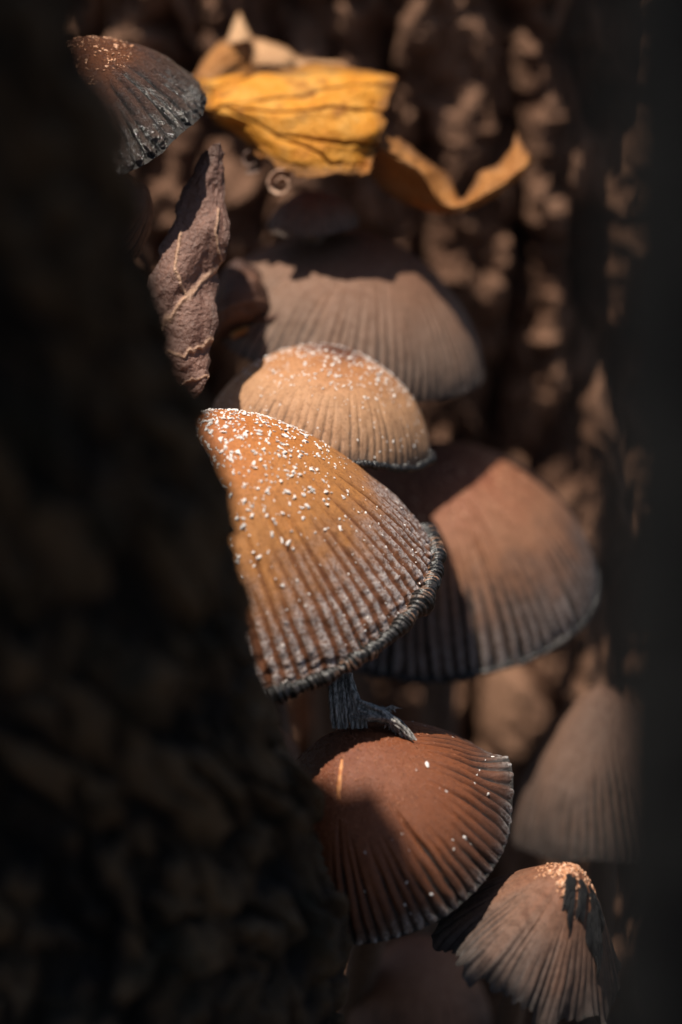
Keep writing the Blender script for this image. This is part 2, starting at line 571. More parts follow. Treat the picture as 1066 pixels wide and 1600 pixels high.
def ico():
    global _ICO_V
    if _ICO_V is None:
        f = (1 + 5 ** 0.5) / 2
        v = np.array([(-1, f, 0), (1, f, 0), (-1, -f, 0), (1, -f, 0), (0, -1, f), (0, 1, f), (0, -1, -f), (0, 1, -f), (f, 0, -1), (f, 0, 1), (-f, 0, -1), (-f, 0, 1)], float)
        v /= np.linalg.norm(v[0])
        fc = np.array([(0, 11, 5), (0, 5, 1), (0, 1, 7), (0, 7, 10), (0, 10, 11), (1, 5, 9), (5, 11, 4), (11, 10, 2), (10, 7, 6), (7, 1, 8), (3, 9, 4), (3, 4, 2), (3, 2, 6), (3, 6, 8), (3, 8, 9), (4, 9, 5), (2, 4, 11), (6, 2, 10), (8, 6, 7), (9, 8, 1)])
        _ICO_V = (v, fc)
    return _ICO_V


def granules(cap, n, dens, size, mat, root, base, seed, squash=0.55):
    """many tiny angular flakes lying on the cap skin, one joined part"""
    r = np.random.default_rng(seed)
    ph = r.random(n * 8) * 2 * math.pi
    t = r.random(n * 8)
    keep = r.random(n * 8) < dens(ph, t) * np.clip(t * 2.6, 0.12, 1.0)
    ph, t = ph[keep][:n], t[keep][:n]
    p, _ = cap.at(ph, t)
    pa, _ = cap.at(ph + 0.01, t, 0, False)
    pb, _ = cap.at(ph, np.clip(t + 0.01, 0, 1), 0, False)
    p0, _ = cap.at(ph, t, 0, False)
    ta, tb = pa - p0, pb - p0
    nn = np.cross(ta, tb)
    nn /= np.linalg.norm(nn, axis=1)[:, None] + 1e-12
    out = p0 - (cap.C + 0.2 * cap.H * cap.ax)
    nn *= np.sign((nn * out).sum(1))[:, None]
    ta = tb / (np.linalg.norm(tb, axis=1)[:, None] + 1e-12)
    bb = np.cross(nn, ta)
    ang = r.random(len(ph)) * 6.28
    t1 = ta * np.cos(ang)[:, None] + bb * np.sin(ang)[:, None]
    t2 = np.cross(nn, t1)
    v, f = ico()
    sz = size * (0.35 + 0.8 * r.random(len(ph)) ** 1.6)
    jit = 1 + 0.45 * r.normal(size=(len(ph), 12))
    el = 0.7 + 0.9 * r.random(len(ph))
    L = v[None] * jit[..., None] * sz[:, None, None]
    V = p[:, None] + L[..., 0:1] * t1[:, None] * el[:, None, None] + L[..., 1:2] * t2[:, None] * 0.75 + L[..., 2:3] * nn[:, None] * squash + nn[:, None] * (sz * 0.25)[:, None, None]
    F = f[None] + (np.arange(len(ph)) * 12)[:, None, None]
    me = build_mesh('granules', cw(V.reshape(-1, 3)), F.reshape(-1, 3), mat, smooth=False)
    link('granules', me, root, base, kind='stuff')


def tube(path, rad, nseg=20, twist_noise=0.0, seed=0):
    """path (n,3) camera cm, rad (n,) -> verts (n,nseg,3)"""
    path = np.asarray(path, float)
    tg = np.gradient(path, axis=0)
    tg /= np.linalg.norm(tg, axis=1)[:, None]
    ref = np.array([0.31, 0.2, 0.93])
    b1 = np.cross(tg, ref)
    b1 /= np.linalg.norm(b1, axis=1)[:, None]
    b2 = np.cross(tg, b1)
    a = np.linspace(0, 2 * math.pi, nseg, endpoint=False)
    rr = rad[:, None] * np.ones(nseg)[None]
    if twist_noise:
        A, I = np.meshgrid(a, np.arange(len(path)), indexing='xy')
        rr = rr * (1 + twist_noise * noise3(np.cos(A) * 3, np.sin(A) * 3, I * 0.04 + seed))
    return path[:, None] + rr[..., None] * (np.cos(a)[None, :, None] * b1[:, None] + np.sin(a)[None, :, None] * b2[:, None])


def bezier(P, n):
    t = np.linspace(0, 1, n)[:, None]
    P = [np.asarray(q, float) for q in P]
    return (1 - t) ** 3 * P[0] + 3 * (1 - t) ** 2 * t * P[1] + 3 * (1 - t) * t ** 2 * P[2] + t ** 3 * P[3]


def mushroom(cap, mat, stem_base, label, stem_r=0.3, res=(560, 90), gr=(), gills=True, gill_n=90, stem_mat=None, stem_drop=3.0):
    nphi, nt = res
    base_c = np.asarray(stem_base, float)
    base = cw(base_c)
    root = thing('mushroom', base, label, 'mushroom', 'mushrooms in the cleft of the tree')
    phi = np.linspace(0, 2 * math.pi, nphi, endpoint=False)
    t = np.linspace(0, 1, nt) ** 0.85
    PH, T = np.meshgrid(phi, t, indexing='xy')
    T = np.maximum(T, 0.004)
    P, g = cap.at(PH, T)
    me = build_mesh('cap', cw(P).reshape(-1, 3), grid_faces(nt, nphi, True), mat, {'radial': T, 'groove': g})
    co = link('cap', me, root, base)
    if gills:
        gp = np.linspace(0, 2 * math.pi, gill_n * 4, endpoint=False)
        gt = np.linspace(0.12, 1, 24)
        GP, GT = np.meshgrid(gp, gt, indexing='xy')
        lam = np.tile(np.array([0.0, 0.0, 1.0, 1.0]), gill_n)[None, :]
        depth = 0.06 + (0.28 * lam + 0.02) * np.sin(np.clip(GT * math.pi, 0, math.pi)) ** 0.7 * cap.R / 2.5
        depth = depth * (1 - sstep(0.9, 1.0, GT) * 0.72)
        Q, _ = cap.at(GP, GT, -depth, False)
        me = build_mesh('gills', cw(Q).reshape(-1, 3), grid_faces(24, gill_n * 4, True), M_GILL)
        link('gills', me, root, base)
    top = cap.C + cap.ax * cap.H * 0.72
    up_c = np.array([0, math.cos(PITCH), -math.sin(PITCH)])
    path = bezier([top, cap.C - cap.ax * stem_drop * 0.55, base_c + up_c * stem_drop * 0.6, base_c - up_c * 0.5], 40)
    rad = stem_r * (0.85 + 0.3 * np.linspace(0, 1, 40))
    me = build_mesh('stem', cw(tube(path, rad, 24, 0.10, cap.seed)).reshape(-1, 3), grid_faces(40, 24, True), stem_mat or M_STEM)
    link('stem', me, root, base)
    for i, (n, dens, size, m) in enumerate(gr):
        granules(cap, n, dens, size, m, co, base, cap.seed * 10 + i)
    return co, base


bump_d = lambda a, b, c: (lambda ph, t: np.clip(sstep(a[0], a[1], t) * (1 - sstep(b[0], b[1], t)), 0, 1) * c)

ORANGE = [(0.0, (0.30, 0.085, 0.022)), (0.28, (0.42, 0.145, 0.032)), (0.5, (0.40, 0.165, 0.045)), (0.72, (0.22, 0.085, 0.032)), (1.0, (0.13, 0.06, 0.035))]
TAN = [(0.0, (0.07, 0.025, 0.014)), (0.12, (0.13, 0.045, 0.022)), (0.27, (0.36, 0.15, 0.055)), (0.55, (0.42, 0.22, 0.11)), (0.85, (0.32, 0.18, 0.10)), (1.0, (0.14, 0.09, 0.065))]
GREYB = [(0.0, (0.12, 0.036, 0.02)), (0.25, (0.21, 0.068, 0.03)), (0.5, (0.27, 0.122, 0.064)), (0.78, (0.17, 0.10, 0.072)), (1.0, (0.11, 0.08, 0.068))]
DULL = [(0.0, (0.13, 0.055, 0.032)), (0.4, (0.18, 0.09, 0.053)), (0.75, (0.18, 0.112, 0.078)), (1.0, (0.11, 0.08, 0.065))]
RED = [(0.0, (0.15, 0.042, 0.018)), (0.35, (0.175, 0.05, 0.016)), (0.6, (0.16, 0.05, 0.018)), (0.8, (0.085, 0.034, 0.018)), (1.0, (0.022, 0.016, 0.013))]  # dark rim; tones also lowered to stand for shade on this cap
WETBLK = [(0.0, (0.28, 0.105, 0.055)), (0.32, (0.30, 0.115, 0.055)), (0.48, (0.17, 0.09, 0.065)), (0.8, (0.15, 0.105, 0.085)), (1.0, (0.05, 0.04, 0.038))]

# main cap: broad orange bell, rolled black margin
c1 = Cap(400, 930, 1.4, 2.88, 3.25, 16, 29, p=1.55, q=1.25, N=78, depth=0.085, k=1.35, t0=0.28, seed=1, wave=0.035, wave_f=1.6, crinkle=0.045, lump=0.03, second=0.35)
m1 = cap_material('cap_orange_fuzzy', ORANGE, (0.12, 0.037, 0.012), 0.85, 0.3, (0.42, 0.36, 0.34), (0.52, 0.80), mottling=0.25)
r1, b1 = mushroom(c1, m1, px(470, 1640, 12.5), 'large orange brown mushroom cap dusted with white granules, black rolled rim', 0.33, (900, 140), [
    (1700, bump_d((0.02, 0.08), (0.30, 0.66), 1.0), 0.033, M_GRAN),
    (500, bump_d((0.5, 0.6), (0.9, 1.0), 0.7), 0.02, M_GRAN)])


def rolled_margin(cap, ph0, ph1, root, base, r0=0.215, step=0.085, seed=5, tan_c=(0.26, 0.14, 0.085), black=0.52, label='ringed black and brown rolled rim', part='rolled_rim'):
    n_turn = int(abs(math.radians(ph1 - ph0)) * cap.R / step)
    ns = n_turn * 9
    ph = np.radians(np.linspace(ph0, ph1, ns))
    path, _ = cap.at(ph, np.full(ns, 1.0), 0.02, False)
    out, _ = cap.at(ph, np.full(ns, 1.0), 0.3, False)
    rr = r0 * (0.5 + 0.75 * np.abs(noise3(ph * 4.2, 0 * ph, 0 * ph + seed)) + 0.25 * noise3(ph * 11, 0 * ph, 0 * ph + seed))
    ringph = np.linspace(0, n_turn, ns) + 0.6 * noise3(ph * 30, 0 * ph, 0 * ph)
    ring = np.abs(np.cos(math.pi * ringph))
    a = np.linspace(0, 2 * math.pi, 16, endpoint=False)
    slant = 0.35
    RP = ringph[:, None] + slant * np.sin(a)[None] + 0.5 * noise3(ph[:, None] * 20, np.cos(a)[None], 0)
    ring2 = np.abs(np.cos(math.pi * RP)) ** 0.7
    rad = rr[:, None] * (0.68 + 0.42 * ring2)
    tg = np.gradient(path, axis=0)
    tg /= np.linalg.norm(tg, axis=1)[:, None]
    b1_ = cap.ax - tg * (tg @ cap.ax)[:, None]
    b1_ /= np.linalg.norm(b1_, axis=1)[:, None]
    b2_ = np.cross(tg, b1_)
    V = path[:, None] + rad[..., None] * (np.cos(a)[None, :, None] * b1_[:, None] + np.sin(a)[None, :, None] * b2_[:, None])
    n = Nodes('rolled_rim_brown_black')
    rg = n.attr('ring')
    v = n.noise(2.2, 3)
    tan = n.mix(n.step(v, black, black + 0.14), (0.02, 0.016, 0.014), tan_c)
    col = n.mix(n.step(rg, 0.72, 0.9), (0.006, 0.006, 0.006), tan)
    n.bump(n.noise(20, 3), 0.02)
    m = n.set(Base_Color=col, Roughness=0.38, Specular_IOR_Level=0.5)
    me = build_mesh(part, cw(V).reshape(-1, 3), grid_faces(ns, 16, True), m, {'ring': ring2})
    tag(link(part, me, root, base), label)


rolled_margin(c1, -12, 172, r1, b1)

# second cap above and behind it
c2 = Cap(500, 682, 3.0, 1.74, 1.42, -11, 13, p=2.0, q=1.6, N=74, depth=0.03, k=2.6, t0=0.35, seed=2, wave=0.05, wave_f=1.5, lump=0.03)
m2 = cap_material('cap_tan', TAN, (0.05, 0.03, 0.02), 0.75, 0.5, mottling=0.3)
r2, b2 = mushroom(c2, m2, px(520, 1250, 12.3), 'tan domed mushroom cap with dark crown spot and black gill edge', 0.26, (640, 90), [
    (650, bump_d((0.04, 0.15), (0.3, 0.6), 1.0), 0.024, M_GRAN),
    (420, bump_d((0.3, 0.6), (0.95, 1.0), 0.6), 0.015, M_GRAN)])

rolled_margin(c2, -5, 150, r2, b2, 0.11, 0.07, 15, (0.06, 0.035, 0.025), 0.55, 'ragged black gill edge', 'gill_edge')

# cap to its right, further back
c3 = Cap(690, 918, 7.0, 2.50, 2.38, 6, 31, p=1.85, q=1.5, N=76, depth=0.11, k=1.1, t0=0.16, seed=3, wave=0.05, wave_f=1.8, lump=0.04)
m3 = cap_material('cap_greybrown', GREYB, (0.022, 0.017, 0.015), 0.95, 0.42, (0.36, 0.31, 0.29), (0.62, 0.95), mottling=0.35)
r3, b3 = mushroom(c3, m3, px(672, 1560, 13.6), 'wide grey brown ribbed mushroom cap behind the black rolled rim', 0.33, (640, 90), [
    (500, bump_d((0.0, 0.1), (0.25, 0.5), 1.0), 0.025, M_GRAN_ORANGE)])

rolled_margin(c3, -20, 200, r3, b3, 0.075, 0.09, 25, (0.1, 0.07, 0.055), 0.5, 'dark beaded rim', 'gill_edge')

# shaded cap at the back under the yellow leaf
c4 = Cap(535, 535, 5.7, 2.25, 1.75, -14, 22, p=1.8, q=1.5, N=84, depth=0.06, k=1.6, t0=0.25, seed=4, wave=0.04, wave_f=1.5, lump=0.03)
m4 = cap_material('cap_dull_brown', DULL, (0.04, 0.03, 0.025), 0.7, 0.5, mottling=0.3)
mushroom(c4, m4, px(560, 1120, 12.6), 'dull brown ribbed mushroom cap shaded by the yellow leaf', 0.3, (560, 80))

# lower cap, deep reddish brown
c5 = Cap(600, 1308, 0.6, 2.10, 1.95, 25, 39, p=1.75, q=1.35, N=66, depth=0.085, k=1.9, t0=0.26, seed=5, wave=0.03, wave_f=1.6, lump=0.025,
         flare=[(3, 13, 0.2, 0.42)])
m5 = cap_material('cap_red_brown', RED, (0.02, 0.015, 0.013), 0.95, 0.3, (0.34, 0.31, 0.29), (0.8, 1.05), mottling=0.2, rough=(0.38, 0.6))
r5, b5 = mushroom(c5, m5, px(495, 1800, 11), 'reddish brown mushroom cap with curled up tip and shredded fibres on top', 0.3, (800, 120), [
    (3200, bump_d((-0.1, 0.0), (0.25, 0.6), 1.0), 0.014, M_GRAN_RED),
    (60, bump_d((0.3, 0.5), (0.8, 0.9), 1.0), 0.028, M_GRAN)])

# torn cap low on the right
c6 = Cap(818, 1506, 0.2, 1.62, 1.95, -25, 24, p=1.35, q=1.1, N=64, depth=0.035, k=2.4, t0=0.3, seed=6, wave=0.13, wave_f=2.8, rag=0.26, rag_f=4.5, lump=0.04)
m6 = cap_material('cap_torn_tan', [(0.0, (0.21, 0.065, 0.03)), (0.3, (0.19, 0.072, 0.034)), (0.55, (0.14, 0.07, 0.043)), (0.85, (0.065, 0.042, 0.033)), (1.0, (0.045, 0.035, 0.03))], (0.03, 0.02, 0.016), 0.8, 0.35, mottling=0.5)
r6, b6 = mushroom(c6, m6, px(800, 1760, 12), 'small torn mushroom cap with ragged rim and black dried strips', 0.24, (560, 90), [
    (420, bump_d((-0.1, 0.0), (0.2, 0.4), 1.0), 0.034, M_GRAN_ORANGE)])

# blurred caps lower in the cleft
c7 = Cap(655, 1592, 6.0, 1.12, 1.45, 2, 25, p=1.8, q=1.5, N=60, depth=0.03, seed=7, lump=0.03)
m7 = cap_material('cap_dusky_orange', [(0.0, (0.28, 0.12, 0.07)), (0.5, (0.30, 0.14, 0.08)), (1.0, (0.2, 0.12, 0.085))], mottling=0.3)
mushroom(c7, m7, px(640, 1850, 11), 'small smooth dusky orange mushroom cap behind the torn cap', 0.26, (320, 50))
c8 = Cap(950, 1290, 6.2, 1.6, 2.3, 4, 14, p=1.5, q=1.3, N=60, depth=0.06, k=1.6, seed=8, lump=0.05)
m8 = cap_material('cap_pale_brown_dimmed', [(0.0, (0.17, 0.09, 0.058)), (0.5, (0.13, 0.072, 0.048)), (0.85, (0.06, 0.04, 0.032)), (1.0, (0.04, 0.028, 0.024))], mottling=0.3)  # darkened, most towards the rim, standing in for shade in the cleft
mushroom(c8, m8, px(930, 1620, 14.5), 'tall pale brown ribbed mushroom cap deep in the cleft above the torn cap', 0.3, (400, 60))

# wet black cap at the top
c9 = Cap(165, 206, 1.9, 1.68, 1.55, 22, 33, p=1.7, q=1.4, N=50, depth=0.13, k=1.2, t0=0.2, seed=9, wave=0.07, wave_f=2.0, lump=0.07, crinkle=0.04, second=0.7)
m9 = cap_material('cap_wet_black', WETBLK, (0.012, 0.012, 0.013), 0.95, 0.2, rough=(0.12, 0.34), mottling=0.4, bump=0.14, spec=0.9)
mushroom(c9, m9, px(120, 560, 6.0), 'wrinkled wet mushroom cap with black grooves beside the yellow leaf', 0.28, (640, 90), [
    (350, bump_d((-0.1, 0.0), (0.3, 0.5), 1.0), 0.025, M_GRAN_ORANGE)])
c10 = Cap(165, 338, 2.0, 0.8, 0.8, -60, 20, p=1.8, q=1.4, N=34, depth=0.05, k=1.5, t0=0.2, seed=10, lump=0.05, crinkle=0.04)
mushroom(c10, cap_material('cap_wrinkled_brown', DULL, (0.015, 0.013, 0.012), 0.9, 0.2, rough=(0.3, 0.5)), px(100, 560, 5.0),
         'small wrinkled brown mushroom cap below the wet black cap', 0.18, (320, 50))
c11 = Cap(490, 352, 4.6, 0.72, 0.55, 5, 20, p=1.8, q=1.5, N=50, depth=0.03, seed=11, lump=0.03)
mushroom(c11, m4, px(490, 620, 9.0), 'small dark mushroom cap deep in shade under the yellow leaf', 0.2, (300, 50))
c12 = Cap(415, 1185, 4.0, 0.55, 0.55, 5, 25, p=1.8, q=1.5, N=36, depth=0.03, seed=12, lump=0.03)
mushroom(c12, m7, px(420, 1500, 8.0), 'tiny reddish mushroom cap between mossy bark and red brown cap', 0.14, (240, 40))


# extra parts of the torn cap and the red brown cap
def surface_strip(cap, ph, t0, t1, width, lift, mat, name, root, base, seed, nl=40, nw=24, fib=0.02):
    s = np.linspace(0, 1, nl)[:, None]
    q = np.linspace(-1, 1, nw)[None]
    T = t0 + (t1 - t0) * s + 0.03 * noise3(q * 4, s * 0, s * 0 + seed) * (s > 0.5)
    PH = np.radians(ph) + width * (0.5 * (t0 + t1) / T) ** 0.9 * q * (1 + 0.25 * noise3(s * 5, q * 0, q * 0 + seed)) + 0.04 * noise3(s * 3, q * 0, q * 0 + seed + 5)
    hgt = lift * (1 - np.abs(q) ** 4) * (0.7 + 0.3 * np.sin(s * math.pi)) + fib * noise3(q * 9, s * 1.5, s * 0 + seed) * (1 - np.abs(q) ** 6)
    P, _ = cap.at(PH, np.clip(T, 0, 1), hgt - 0.01, False)
    me = build_mesh(name, cw(P).reshape(-1, 3), grid_faces(nl, nw), mat)
    link(name, me, root, base)


def band_strip(cap, x0, x1, y0, y1, shear, lift, mat, name, root, base, seed, nl=44, nw=30):
    """straight fibrous band laid over the crown, given in the cap's own plan (cm right, cm towards the viewer)"""
    v = np.linspace(0, 1, nl)[:, None]
    q = np.linspace(0, 1, nw)[None]
    Y = y0 + (y1 - y0) * v + 0.10 * noise3(q * 9, 0 * q, 0 * q + seed) * np.where(v > 0.5, v, 0.4 * (1 - v))
    X = x0 + (x1 - x0) * q + shear * (Y - y0) + 0.03 * noise3(v * 5, q * 0, q * 0 + seed)
    rr = np.clip(np.hypot(X, Y) / cap.R, 0.01, 0.98)
    T = 2 / math.pi * np.arcsin(rr ** (cap.p / 2))
    PH = np.arctan2(Y, X)
    hgt = lift * (1 - np.abs(2 * q - 1) ** 6) * (1 - 0.5 * np.abs(2 * v - 1) ** 8) + 0.03 * noise3(q * 11, v * 2.5, v * 0 + seed) * (1 - np.abs(2 * q - 1) ** 8)
    P, _ = cap.at(PH, T, hgt - 0.01, False)
    me = build_mesh(name, cw(P).reshape(-1, 3), grid_faces(nl, nw), mat)
    link(name, me, root, base)


for i, (xa, xb, ya, yb) in enumerate([(-0.16, 0.10, 0.26, 0.78), (0.14, 0.36, 0.20, 0.72), (0.40, 0.78, 0.06, 0.80)]):
    band_strip(c6, xa, xb, ya, yb, 0.42, 0.08, M_BLACK, 'dried_gill_strip', r6, b6, i * 7 + 1)
M_SCAR = simple_material('scar_orange', (0.4, 0.13, 0.04), (0.62, 0.3, 0.12), 8, 0.6, 0.01)
surface_strip(c5, 118, 0.03, 0.24, 0.11, 0.02, M_SCAR, 'skin_tear', r5, b5, 3, 30, 8, 0.0)


# shredded stem fibres standing on the red brown cap
def fibres():
    r = np.random.default_rng(12)
    V, F, off = [], [], 0
    paths = []
    for i in range(70):
        x0 = 516 + 34 * r.random()
        x1 = 517 + (x0 - 516) * 1.2 + 22 * r.random() ** 2 * (x0 > 535)
        w0 = -0.1 + 0.30 * r.random()
        paths.append((bezier([px(x0, 1052, w0), px(x0 + r.normal() * 3, 1085, w0 - 0.1), px(x1, 1105, w0 - 0.15), px(x1 + 3, 1138, w0 - 0.1)], 16), 0.018 + 0.02 * r.random()))
    for i in range(60):
        y = 1095 + 32 * r.random()
        w0 = -0.15 + 0.35 * r.random()
        xe = 600 + 52 * r.random()
        ye = 1128 + (xe - 590) * 0.45 + 8 * r.random()
        paths.append((bezier([px(545 + 12 * r.random(), y - 8, w0), px(572, y + 10, w0 - 0.2), px(600 + 22 * r.random(), 1092 + 22 * r.random(), w0 - 0.3 * r.random()), px(xe, ye, w0 - 0.15)], 18), 0.016 + 0.02 * r.random()))
    for i in range(14):
        xa = 540 + 60 * r.random()
        ya = 1122 + 8 * r.random()
        paths.append((bezier([px(xa, ya, 0.0), px(xa + 8, ya - 15, -0.2), px(xa + 15, ya - 22, -0.2), px(xa + 10 + 30 * r.random(), ya - 10 - 16 * r.random(), -0.25)], 12), 0.008 + 0.006 * r.random()))
    for pth, rd in paths:
        n = len(pth)
        pth = pth + 0.025 * np.stack([noise3(np.arange(n) * 0.45, 0, off + k) for k in (0.1, 7.3, 13.9)], -1)
        rad = rd * (0.35 + 0.65 * np.sin(np.linspace(0.25, math.pi - 0.15, n)))
        tv = tube(pth, rad, 6).reshape(-1, 3)
        V.append(tv)
        F.append(grid_faces(n, 6, True) + off)
        off += len(tv)
    base = cw(px(560, 1135, 0.0))
    me = build_mesh('torn_stem', cw(np.concatenate(V)), np.concatenate(F), M_FIBRE)
    link('torn_stem', me, None, base, 'shredded dark grey stem fibres standing on the reddish brown cap', 'torn stem')


fibres()

# ------------------------------------------------------------------ leaves
def cr(P, n):
    """Catmull-Rom resample of control points along axis 0"""
    m = len(P)
    P = np.concatenate([(2 * P[0] - P[1])[None], P, (2 * P[-1] - P[-2])[None]])
    u = np.linspace(0, m - 1 - 1e-9, n)
    i = u.astype(int)
    f = (u - i).reshape((-1,) + (1,) * (P.ndim - 1))
    a, b, c, d = P[i], P[i + 1], P[i + 2], P[i + 3]
    return 0.5 * (2 * b + (c - a) * f + (2 * a - 5 * b + 4 * c - d) * f ** 2 + (3 * b - a - 3 * c + d) * f ** 3)


def seg_dist(sx, sy, pts, ka, kb):
    best = np.full(sx.shape, 9.0)
    for (x0, y0), (x1, y1) in zip(pts[:-1], pts[1:]):
        ax, ay, bx, by = x0 * ka, y0 * kb, x1 * ka, y1 * kb
        X, Y = sx * ka - ax, sy * kb - ay
        L = (bx - ax) ** 2 + (by - ay) ** 2
        t = np.clip((X * (bx - ax) + Y * (by - ay)) / L, 0, 1)
        best = np.minimum(best, np.hypot(X - t * (bx - ax), Y - t * (by - ay)))
    return best


def leaf(ctrl, mat, label, veins=(), n=(150, 90), wrinkle=0.05, rag=0.06, seed=1, vein_w=0.035, vein_h=0.04, thick=0.018, parent=None, base=None, name='fallen_leaf', size=None, fold=0.0, cat='leaf', dz=0.0, rough_s=0.0):
    """ctrl: rows (across) x columns (along) of (pixel x, pixel y, depth)"""
    C = np.array(ctrl, float)
    C[..., 2] += dz
    P = px(C[..., 0], C[..., 1], C[..., 2])
    P = cr(P, n[1])
    P = cr(P.transpose(1, 0, 2), n[0]).transpose(1, 0, 2)      # (across, along, 3)
    q = np.linspace(0, 1, n[1])[:, None] * np.ones(n[0])
    s = np.ones(n[1])[:, None] * np.linspace(0, 1, n[0])[None]
    du, dv = np.gradient(P, axis=0), np.gradient(P, axis=1)
    nn = np.cross(du, dv)
    nn /= np.linalg.norm(nn, axis=-1)[..., None] + 1e-9
    nn *= np.where(nn[..., 2:3].mean() > 0, -1, 1)
    ka = np.linalg.norm(np.diff(P[n[1] // 2], axis=0), axis=1).sum()
    kb = np.linalg.norm(np.diff(P[:, n[0] // 2], axis=0), axis=1).sum()
    vein = np.zeros(q.shape)
    ss = s + 0.02 * noise3(s * 9, q * 9, s * 0 + seed)
    qq = q + 0.02 * noise3(s * 9, q * 9, s * 0 + seed + 20)
    for v, wd in veins:
        d = seg_dist(ss, qq, v, ka, kb)
        vein = np.maximum(vein, np.exp(-(d / (vein_w * wd)) ** 2))
    hgt = wrinkle * 1.3 * fbm(s * ka * 0.8, q * kb * 1.1, s * 0 + seed, 3, 0.42) + 0.10 * wrinkle * noise3(s * ka * 6, q * kb * 6, s * 0 + seed) + vein_h * vein
    if rough_s:
        hgt = hgt + rough_s * fbm(s * ka * 3.2, q * kb * 3.2, s * 0 + seed + 50, 4, 0.6)
    if fold:
        hgt = hgt + fold * np.sin(q * kb * 5 + 2 * noise3(s * 3, q * 2, s * 0 + seed))
    edge = np.maximum(np.abs(q - 0.5), np.abs(s - 0.5)) * 2
    P = P + nn * hgt[..., None]
    # ragged outline: pull border points in and out along the sheet
    for e, d, xx in ((q, du, s * ka), (s, dv, q * kb)):
        lo = (1 - sstep(0, 0.16, e)) - sstep(0.84, 1.0, e)
        dl = d / (np.linalg.norm(d, axis=-1)[..., None] + 1e-9)
        jag = fbm(xx * 2.2, lo * 2, s * 0 + seed + 11, 4)
        P = P + dl * (rag * lo * jag * 1.6)[..., None]
    b = cw(P[n[1] // 2, n[0] // 2]) if base is None else base
    me = build_mesh(name, cw(P).reshape(-1, 3), grid_faces(n[1], n[0]), mat, {'vein': vein, 'edge': edge})
    if parent is None:
        o = link(name, me, None, b, label, cat)
    else:
        o = link(name, me, parent, b)
    md = o.modifiers.new('thickness', 'SOLIDIFY')
    md.thickness = thick * S
    md.offset = 0
    return o


M_YEL = leaf_material('leaf_yellow', [(0.3, (0.5, 0.15, 0.012)), (0.5, (0.72, 0.30, 0.025)), (0.72, (0.8, 0.42, 0.09))], (0.16, 0.055, 0.012), (0.16, 0.06, 0.02), 0.3, patch=(0.33, 0.11, 0.02))
M_ORG = leaf_material('leaf_orange_brown', [(0.25, (0.3, 0.1, 0.02)), (0.5, (0.45, 0.19, 0.05)), (0.75, (0.55, 0.3, 0.13))], (0.25, 0.1, 0.03), (0.2, 0.08, 0.03), 0.3)
M_BRN = leaf_material('leaf_brown', [(0.25, (0.09, 0.04, 0.028)), (0.5, (0.17, 0.08, 0.055)), (0.78, (0.27, 0.14, 0.1))], (0.5, 0.29, 0.18), (0.1, 0.05, 0.035), 0.08, rough=0.45, spec=0.5, spots=(0.03, 0.018, 0.014))
M_DKB = leaf_material('leaf_dark_brown', [(0.25, (0.05, 0.022, 0.015)), (0.5, (0.10, 0.045, 0.028)), (0.78, (0.17, 0.08, 0.05))], (0.2, 0.1, 0.06), (0.05, 0.025, 0.02), 0.1, rough=0.55)

leaf([[(302, 118, 4.2), (345, 115, 4.0), (425, 112, 3.9), (505, 107, 3.8), (570, 104, 3.8), (624, 120, 3.7)],
      [(305, 132, 3.8), (350, 138, 3.4), (430, 140, 3.2), (510, 140, 3.1), (568, 136, 3.2), (613, 146, 3.3)],
      [(313, 155, 3.5), (357, 168, 3.0), (432, 174, 2.8), (508, 170, 2.7), (565, 172, 2.8), (602, 180, 3.0)],
      [(323, 178, 3.4), (372, 200, 3.0), (430, 214, 2.7), (508, 222, 2.5), (556, 226, 2.6), (592, 226, 2.8)],
      [(330, 196, 3.6), (380, 222, 3.3), (432, 258, 2.7), (480, 279, 2.5), (535, 271, 2.5), (576, 273, 2.6)]],
     M_YEL, 'crumpled golden yellow leaf with dark veins lying above the mushrooms',
     [([(0.0, 0.75), (0.18, 0.5), (0.6, 0.5), (1, 0.44)], 1.0), ([(0.18, 0.52), (0.4, 0.72), (1, 0.76)], 0.9), ([(0.16, 0.5), (0.45, 0.3), (1, 0.16)], 0.8),
      ([(0.05, 0.66), (0.12, 0.3), (0.3, 0.1), (0.42, 0.02)], 0.9), ([(0.4, 0.74), (0.7, 0.9), (1, 0.93)], 0.6), ([(0.0, 0.72), (0.1, 0.62), (0.22, 0.78), (0.32, 0.98)], 1.0)],
     n=(200, 130), wrinkle=0.12, rag=0.16, seed=3, vein_h=-0.08, fold=0.05, dz=0.65)
M_TAN = leaf_material('leaf_tan', [(0.25, (0.42, 0.2, 0.08)), (0.5, (0.6, 0.34, 0.17)), (0.75, (0.7, 0.46, 0.27))], (0.35, 0.17, 0.07), (0.3, 0.14, 0.06), 0.25)
tucked = leaf([[(326, 84, 5.0), (345, 66, 5.1), (368, 58, 5.1), (388, 68, 5.2), (398, 84, 5.3)],
      [(312, 104, 4.7), (336, 90, 4.6), (362, 84, 4.7), (384, 88, 4.9), (398, 100, 5.1)],
      [(300, 128, 4.5), (330, 122, 4.4), (360, 118, 4.6), (384, 118, 4.8), (400, 120, 5.0)],
      [(304, 148, 4.5), (334, 148, 4.6), (362, 146, 4.8), (386, 146, 5.0), (402, 146, 5.1)]],
     M_ORG, 'orange brown leaf with pale folded tip tucked behind the golden leaf', [([(0, 0.9), (0.5, 0.5), (1, 0.3)], 1)], n=(90, 70), wrinkle=0.06, rag=0.04, seed=5, dz=0.65)
